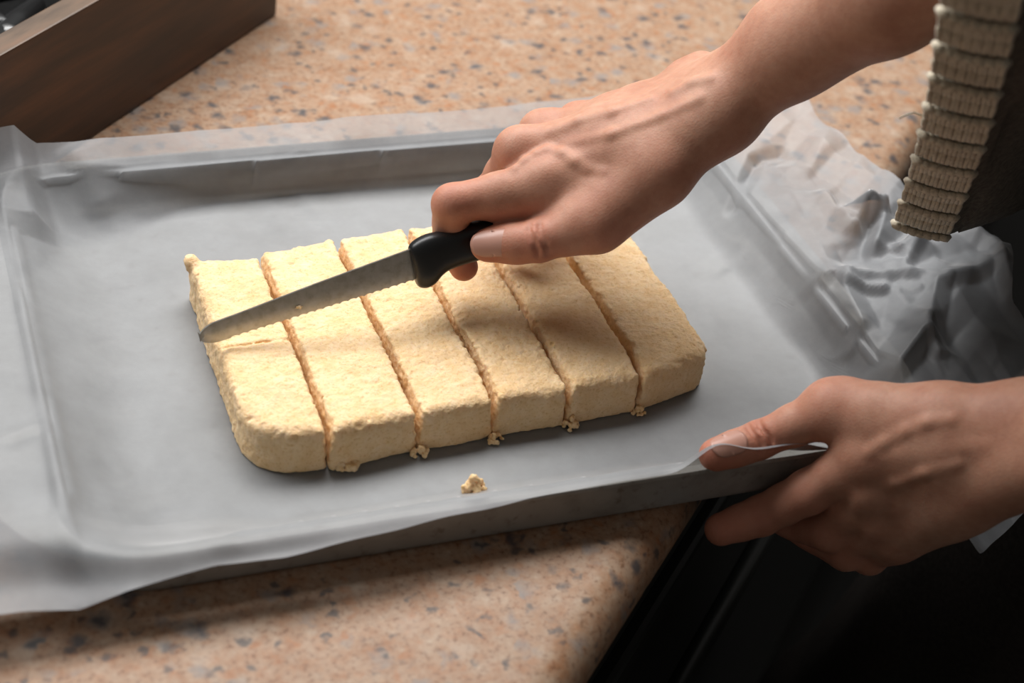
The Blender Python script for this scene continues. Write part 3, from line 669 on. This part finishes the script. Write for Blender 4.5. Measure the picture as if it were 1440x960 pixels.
# ---- right arm: holds the knife
def right_arm():
    wr = P(1012, 146, .132); f1 = P(1115, 62, .170); f2 = P(1245, -18, .212); el = f2 + nrm(f2 - f1) * .13
    J = {'wr': wr}
    J['i'] = [P(766, 260, .091), P(636, 287, .080), P(632, 338, .057), P(652, 375, .044)]
    J['m'] = [P(730, 216, .095), P(690, 272, .064), P(705, 325, .046), P(728, 330, .046)]
    J['r'] = [P(762, 190, .093), P(728, 245, .062), P(745, 300, .047), P(770, 305, .048)]
    J['p'] = [P(812, 172, .086), P(775, 222, .066), P(785, 272, .055), P(810, 280, .055)]
    J['t'] = [P(925, 244, .108), P(838, 315, .084), P(757, 339, .074), P(684, 345, .066)]
    side = nrm(P(985, 200, .128) - P(990, 100, .118))      # ulnar -> radial direction across the wrist
    J['cw'] = [wr + side * .015, wr + side * .006, wr - side * .004, wr - side * .013]
    spec = dict(palm=[(.0135, .0120), (.0130, .0112), (.0125, .0105), (.0115, .0095)], carp=.0155, thumb=[.0150, .0125, .0098, .0078],
                fr={'i': [.0122, .0096, .0082, .0072], 'm': [.0108, .0093, .0082, .0070], 'r': [.0102, .0088, .0078, .0068], 'p': [.0092, .0078, .0068, .0060]})
    web = lerp(J['i'][0], J['t'][1], .5)
    spec['fill'] = [(lerp(wr, J['i'][0], .45), lerp(J['t'][0], J['t'][1], .6), .012, .011, .012), (lerp(wr, J['i'][0], .7) - np.array([0, 0, .008]), J['t'][1] + np.array([0, 0, .004]), .010, .010, .012),
                    (J['i'][0] + np.array([0, -.004, -.006]), lerp(J['i'][0], J['i'][1], .5) + np.array([0, -.001, -.0035]), .0095, .0085, .006), (lerp(J['i'][0], wr, .12) - np.array([0, .004, .006]), lerp(J['t'][1], J['t'][0], .3) + np.array([0, .002, .005]), .0095, .0095, .008), (J['i'][0] - np.array([0, .003, .004]), lerp(J['t'][1], J['t'][2], .25) + np.array([0, .004, .006]), .0075, .0075, .006),
                    (J['cw'][2] - np.array([0, 0, .010]), lerp(J['cw'][2], J['r'][0], .8) - np.array([0, 0, .014]), .013, .010, .012)]
    ul = P(968, 108, .128)
    spec['bumps'] = [(ul, ul + np.array([.006, 0, .004]), .0090, .0085, .014), (J['i'][0] + np.array([0, 0, .004]), J['i'][0] + np.array([.004, 0, .005]), .0085, .008, .008),
                     (J['m'][0] + np.array([0, 0, .003]), J['m'][0] + np.array([.004, 0, .004]), .0095, .008, .007), (J['r'][0] + np.array([0, 0, .003]), J['r'][0] + np.array([.004, 0, .004]), .0088, .008, .007)]
    # extensor tendons and a vein on the back of the hand
    for key, o in (('i', .0118), ('m', .0122)):
        a = J[key][0] + np.array([.012, 0, o - .001]); b = lerp(J[key][0], wr, .75) + np.array([0, -.003, .0150]); spec['bumps'].append((a, b, .0018, .0014, .005))
    # creases: between thumb and palm, on the thumb joint
    ip = J['t'][2]; ax = nrm(J['t'][3] - J['t'][1]); tn = nrm(np.array([0, -.72, .70]) - ax * (np.array([0, -.72, .70]) @ ax)); tb = np.cross(ax, tn)
    spec['cuts'] = []
    for o in (-.0035, .0015):
        pr = None
        for ph in np.linspace(-.9, .9, 7):
            q = ip + ax * (o + .001 * math.sin(ph * 3)) + .0101 * (tn * math.cos(ph) + tb * math.sin(ph))
            if pr is not None: spec['cuts'].append((pr, q, .0006, .0006, .0022))
            pr = q
    spec['thumb_extra'] = [(J['t'][2] + ax * .010 - tn * .001, J['t'][3] - ax * .004 - tn * .0012, .0088, .0076, .004)]
    spec['veins'] = [([(724, 238), (740, 227), (757, 217), (770, 212), (790, 216), (808, 227), (828, 238), (852, 243)], .0011), ([(774, 188), (815, 172), (862, 160), (915, 142)], .0012), ([(800, 205), (860, 190), (930, 165), (985, 140)], .0010),
                     ([(948, 132), (975, 118), (1000, 112)], .0014)]
    fa = {'pts': [wr, f1, f2, el], 'r': [.0150, .0185, .0235, .033], 'spread': [.0105, .0100, .0105, .008]}
    allp = np.array([wr, f1, f2, el] + [q for k in 'imrpt' for q in J[k]])
    V, Fq = arm_mesh(allp.min(0) - .03, allp.max(0) + .034, .00125, J, side, fa, spec)
    nl = nail_mesh(J['t'][2], J['t'][3], .0093, (0.05, -.76, .65), .80, .0095, .0315)
    return V, Fq, nl, el, J

def left_arm():
    wr = P(1452, 622, .076); f1 = P(1530, 622, .100); el = f1 + nrm(f1 - wr) * .14 + np.array([.03, 0, .02])
    J = {'wr': wr}
    J['i'] = [P(1220, 640, .040), P(1136, 692, .012), P(1070, 725, -.006), P(1014, 744, -.0105)]
    J['m'] = [P(1224, 685, .024), P(1166, 746, -.010), P(1120, 735, -.018), P(1085, 722, -.017)]
    J['r'] = [P(1236, 724, .008), P(1190, 774, -.022), P(1150, 755, -.026), P(1118, 741, -.024)]
    J['p'] = [P(1262, 752, -.002), P(1222, 782, -.024), P(1190, 770, -.029), P(1165, 760, -.028)]
    J['t'] = [P(1325, 585, .068), P(1168, 576, .050), P(1066, 619, .0295), P(1004, 640, .0270)]
    side = nrm(P(1450, 560, .085) - P(1450, 690, .058))
    J['cw'] = [wr + side * .011, wr + side * .004, wr - side * .004, wr - side * .010]
    spec = dict(palm=[(.0125, .0115), (.0125, .0110), (.0122, .0105), (.0115, .0098)], carp=.0125, thumb=[.0130, .0112, .0086, .0070],
                fr={'i': [.0112, .0102, .0092, .0078], 'm': [.0106, .0096, .0082, .0072], 'r': [.0102, .0092, .0078, .0068], 'p': [.0096, .0084, .0068, .0060]})
    spec['fill'] = [(lerp(wr, J['i'][0], .5), lerp(J['t'][0], J['t'][1], .55), .013, .011, .012), (lerp(wr, J['i'][0], .75), lerp(J['t'][0], J['t'][1], .8), .011, .0095, .010),
                    (lerp(wr, J['i'][0], .95), lerp(J['t'][0], J['t'][1], .92), .0090, .0085, .010), (J['cw'][3], J['p'][0], .0125, .0100, .012)]
    ip = J['t'][2]; ax = nrm(J['t'][3] - J['t'][1]); tn = np.array([-.1, -.45, .88]); tn = nrm(tn - ax * (tn @ ax)); tb = np.cross(ax, tn)
    spec['bumps'] = [(J['t'][1] + np.array([0, 0, .002]), J['t'][1] + np.array([.006, 0, .003]), .0105, .0100, .008)]
    for key, o in (('i', .010), ('m', .011), ('r', .011)):
        dn = nrm(CAM - J[key][0]); a = lerp(J[key][0], wr, .12) + dn * .0105; b = lerp(J[key][0], wr, .75) + dn * .0135; spec['bumps'].append((a, b, .0016, .0012, .006))
    for key, r in (('i', .0092), ('m', .0088), ('r', .0085)):
        dn = nrm(CAM - J[key][0]); spec['bumps'].append((J[key][0] + dn * .0028, J[key][0] + dn * .0030 + np.array([.003, 0, 0]), r, r, .006))
    spec['cuts'] = []
    for o in (-.0035, .0015):
        pr = None
        for ph in np.linspace(-.9, .9, 7):
            q = ip + ax * (o + .001 * math.sin(ph * 3)) + .0088 * (tn * math.cos(ph) + tb * math.sin(ph))
            if pr is not None: spec['cuts'].append((pr, q, .0006, .0006, .0022))
            pr = q
    spec['thumb_extra'] = [(J['t'][2] + ax * .009 - tn * .001, J['t'][3] - ax * .003 - tn * .001, .0082, .0068, .004)]
    spec['veins'] = [([(1222, 636), (1245, 622), (1275, 606), (1305, 594), (1340, 590)], .0011), ([(1262, 678), (1300, 664), (1350, 650)], .0006)]
    fa = {'pts': [wr, f1, el], 'r': [.0130, .0145, .028], 'spread': [.0095, .0100, .008]}
    allp = np.array([wr, f1, el] + [q for k in 'imrpt' for q in J[k]])
    V, Fq = arm_mesh(allp.min(0) - .03, allp.max(0) + .034, .00125, J, side, fa, spec)
    nl = nail_mesh(J['t'][2], J['t'][3], .0083, (-.1, -.30, .95), .80, .0090, .0270)
    return V, Fq, nl, el, J
VR, FR, NR, ELR, JR = right_arm(); VL, FL, NL, ELL, JL = left_arm()
SHR = np.array([.775, .195, .46]); SHL = np.array([.560, -.095, .46]); PEL = np.array([.725, .010, .02]); CHE = np.array([.690, .040, .36])
def torso(inflate, h=.009):
    F = Field((.34, -.36, -.34), (.95, .45, .62), h); r = inflate
    F.cone(PEL + [0, 0, -.05], CHE, .115 + r, .105 + r, .04)
    ax = nrm(SHR - SHL)
    for s in (-1, 1):
        F.cone(PEL + ax * s * .055 + [0, 0, -.08], CHE + ax * s * .07, .105 + r, .095 + r, .05)
    F.cone(SHR, CHE + [0, 0, .06], .052 + r, .075 + r, .05); F.cone(SHL, CHE + [0, 0, .06], .052 + r, .075 + r, .05)
    F.cone(SHR, ELR, .050 + r, .038 + r, .03); F.cone(SHL, ELL, .050 + r, .038 + r, .03)
    if not inflate: F.cone(CHE + [0, 0, .10], CHE + [0, 0, .19], .050, .046, .03)
    return F
VT, FT = torso(0).mesh()
V = np.concatenate([VR, VL, VT]); Fa = np.concatenate([FR, FL + len(VR), FT + len(VR) + len(VL)])
body = child(mesh_obj('body', V, Fa, SKIN), person)
fl = np.zeros(len(V))
for J in (JR, JL):                            # ruddier knuckles and finger ends
    for k in 'imrpt':
        for q, w, rad in ((J[k][0], .28, .016), (J[k][1], .55, .018), (J[k][2], .6, .018), (J[k][3], .75, .018)): fl = np.maximum(fl, w * np.exp(-(np.linalg.norm(V - q, axis=1) / rad) ** 2))
at = body.data.attributes.new('flush', 'FLOAT', 'POINT'); at.data.foreach_set('value', fl.astype(np.float32))
o = child(mesh_obj('thumbnail', NR[0], NR[1], NAIL), person); m = o.modifiers.new('th', 'SOLIDIFY'); m.thickness = .0005; m.offset = 0
o = child(mesh_obj('thumbnail', NL[0], NL[1], NAIL), person); m = o.modifiers.new('th', 'SOLIDIFY'); m.thickness = .0005; m.offset = 0
# dark shirt around the torso, dark trousers
TF = torso(.014, .010); Vs, Fs = TF.mesh(); child(mesh_obj('shirt', Vs, Fs, BLACKCLOTH), person)
def leg_mesh(hip, knee, foot, m, name):
    F = Field(np.minimum(np.minimum(hip, knee), foot) - .15, np.maximum(np.maximum(hip, knee), foot) + .15, .010)
    F.cone(hip, knee, .105, .072, .03); F.cone(knee, foot, .072, .052, .03)
    X, Y, Z = np.meshgrid(*F.ax, indexing='ij'); F.D += (.006 * vnoise(np.stack([X * 22, Y * 22, Z * 5], -1), 1.0, 4.0)).astype(np.float32)
    V, Q = F.mesh(); return child(mesh_obj(name, V, Q, m), person)
leg_mesh(np.array([.70, .12, -.08]), np.array([.70, .13, -.45]), np.array([.71, .13, -.84]), BLACKCLOTH, 'trouser_leg')
leg_mesh(np.array([.60, .02, -.08]), np.array([.545, .125, -.40]), np.array([.60, .10, -.84]), BROWNCLOTH, 'trouser_leg')
for c in ((.69, .16, -.885), (.58, .13, -.885)):
    mb = MB(); rr = []
    for s, w, hgt in ((-.09, .012, .02), (-.07, .034, .05), (-.02, .040, .06), (.05, .044, .045), (.11, .044, .035), (.15, .03, .028), (.165, .01, .012)):
        d = np.array([-.69, .72, 0]); n = np.array([.72, .69, 0]); rr.append([np.array(c) - d * .04 + d * s + n * w * math.cos(a) + np.array([0, 0, 1]) * (hgt * (math.sin(a) * .5 + .5) - .015) for a in np.linspace(0, 2 * math.pi, 16, endpoint=False)])
    mb.loft(rr); child(mb.build('shoe', BLACKCLOTH), person)

# cardigan sleeve hanging from the right forearm, with a knitted edge band
def cardigan():
    A = P(1257, 312, .080); B = P(1322, 2, .268); W = nrm([.80, -.60, 0]) * .0275
    def Lp(z): t = (z - A[2]) / (B[2] - A[2]); q = lerp(A, B, t); q[0] += .004 * math.sin(t * 3); return q
    zz = np.linspace(.080, .37, 28); rings = []
    for z in zz:
        q = Lp(z); f = 1 + .25 * sstep(.05, .3, z)
        sh = [q + [.004, .004, 0], q + W * .5 + [.002, .003, 0], q + W + [.001, .003, 0], q + W + np.array([.012, .006, 0]), q + W + np.array([.05, .018, 0]) * f, q + W + np.array([.10, .030, 0]) * f, q + W + np.array([.125, .06, 0]) * f,
              q + np.array([.165, .085, 0]) * f, q + np.array([.125, .085, 0]) * f, q + np.array([.095, .07, 0]) * f]
        n = len(sh); rg = []
        for i in range(n):                     # smooth the loop a little and add soft folds
            p = sh[i]
            for k in range(4 if i < n - 1 else 1):
                u = k / 4; a, b = sh[i], sh[min(i + 1, n - 1)]; w = lerp(a, b, u); w = w + np.array([.003 * math.sin(i * 2.1 + k + z * 60), .003 * math.cos(i * 1.7 + z * 45), 0]) * (1 if 2 < i < 10 else 0); rg.append(w)
        rings.append(rg)
    mb = MB(); mb.loft(rings, False, False)
    low = [[lerp(r[-1], r[0] + np.array([.012, .004, 0]), u) + np.array([.02, .012, 0]) * math.sin(u * 3.14) for u in np.linspace(0, 1, 9)] for r, z in zip(rings, zz) if z < .175]      # the pouch below the arm is closed
    mb.loft(low, False, False); o = mb.build('cardigan', SHADEDKNIT); child(o, person); m = o.modifiers.new('th', 'SOLIDIFY'); m.thickness = .003; m.offset = 0
    o['label'] = 'oatmeal knit cardigan sleeve hanging over the parchment edge'
    # knitted band: rows of ribbing as yarn loops between purl ridges
    N = nrm(np.cross(W, B - A)); 
    if N[1] > 0: N = -N
    mb = MB(); rows = 12; H = .0228; cols = 7
    for r in range(rows + 1):
        z0 = .082 + r * H
        def pt(cx, dz, up): 
            q = Lp(z0 + dz); return q + W * (cx / cols) + N * up - np.array([0, 0, .0025]) * math.sin(cx / cols * 3.1) * .6
        # purl ridge: a row of fat interlocking loops
        for cidx in range(cols):
            j = random.uniform(-.0004, .0004)
            mb.tube([pt(cidx - .15, -.0006 + j, .0004), pt(cidx + .2, .0010 + j, .0024), pt(cidx + .55, .0010, .0026), pt(cidx + .85, -.0004, .0022), pt(cidx + 1.15, -.0012, .0004)], [.0015, .0020, .0022, .0020, .0015], 7)
        if r == rows: break
        for cidx in range(cols):
            for sg in (-1, 1):
                for half in (0, 1):
                    zb = .0026 + half * .0094; j = random.uniform(-.0003, .0003)
                    mb.tube([pt(cidx + .5 + sg * .08, zb, .0000), pt(cidx + .5 + sg * .24, zb + .0036 + j, .0016), pt(cidx + .5 + sg * .34, zb + .0084, .0014), pt(cidx + .5 + sg * .30, zb + .0114, -.0002)], [.0010, .0014, .0014, .0009], 6)
    b = mb.build('knitted_band', YARN); b.parent = o
    b['label'] = 'ribbed oatmeal knitted edge band'
    # stray yarn ends
    mb = MB(); q = Lp(.185)
    mb.tube([q, q + [-.004, .002, .001], q + [-.008, .003, -.001], q + [-.010, .003, -.002]], [.0005, .0004, .0004, .0003], 6); s = mb.build('loose_thread', YARN); s.parent = o
cardigan()
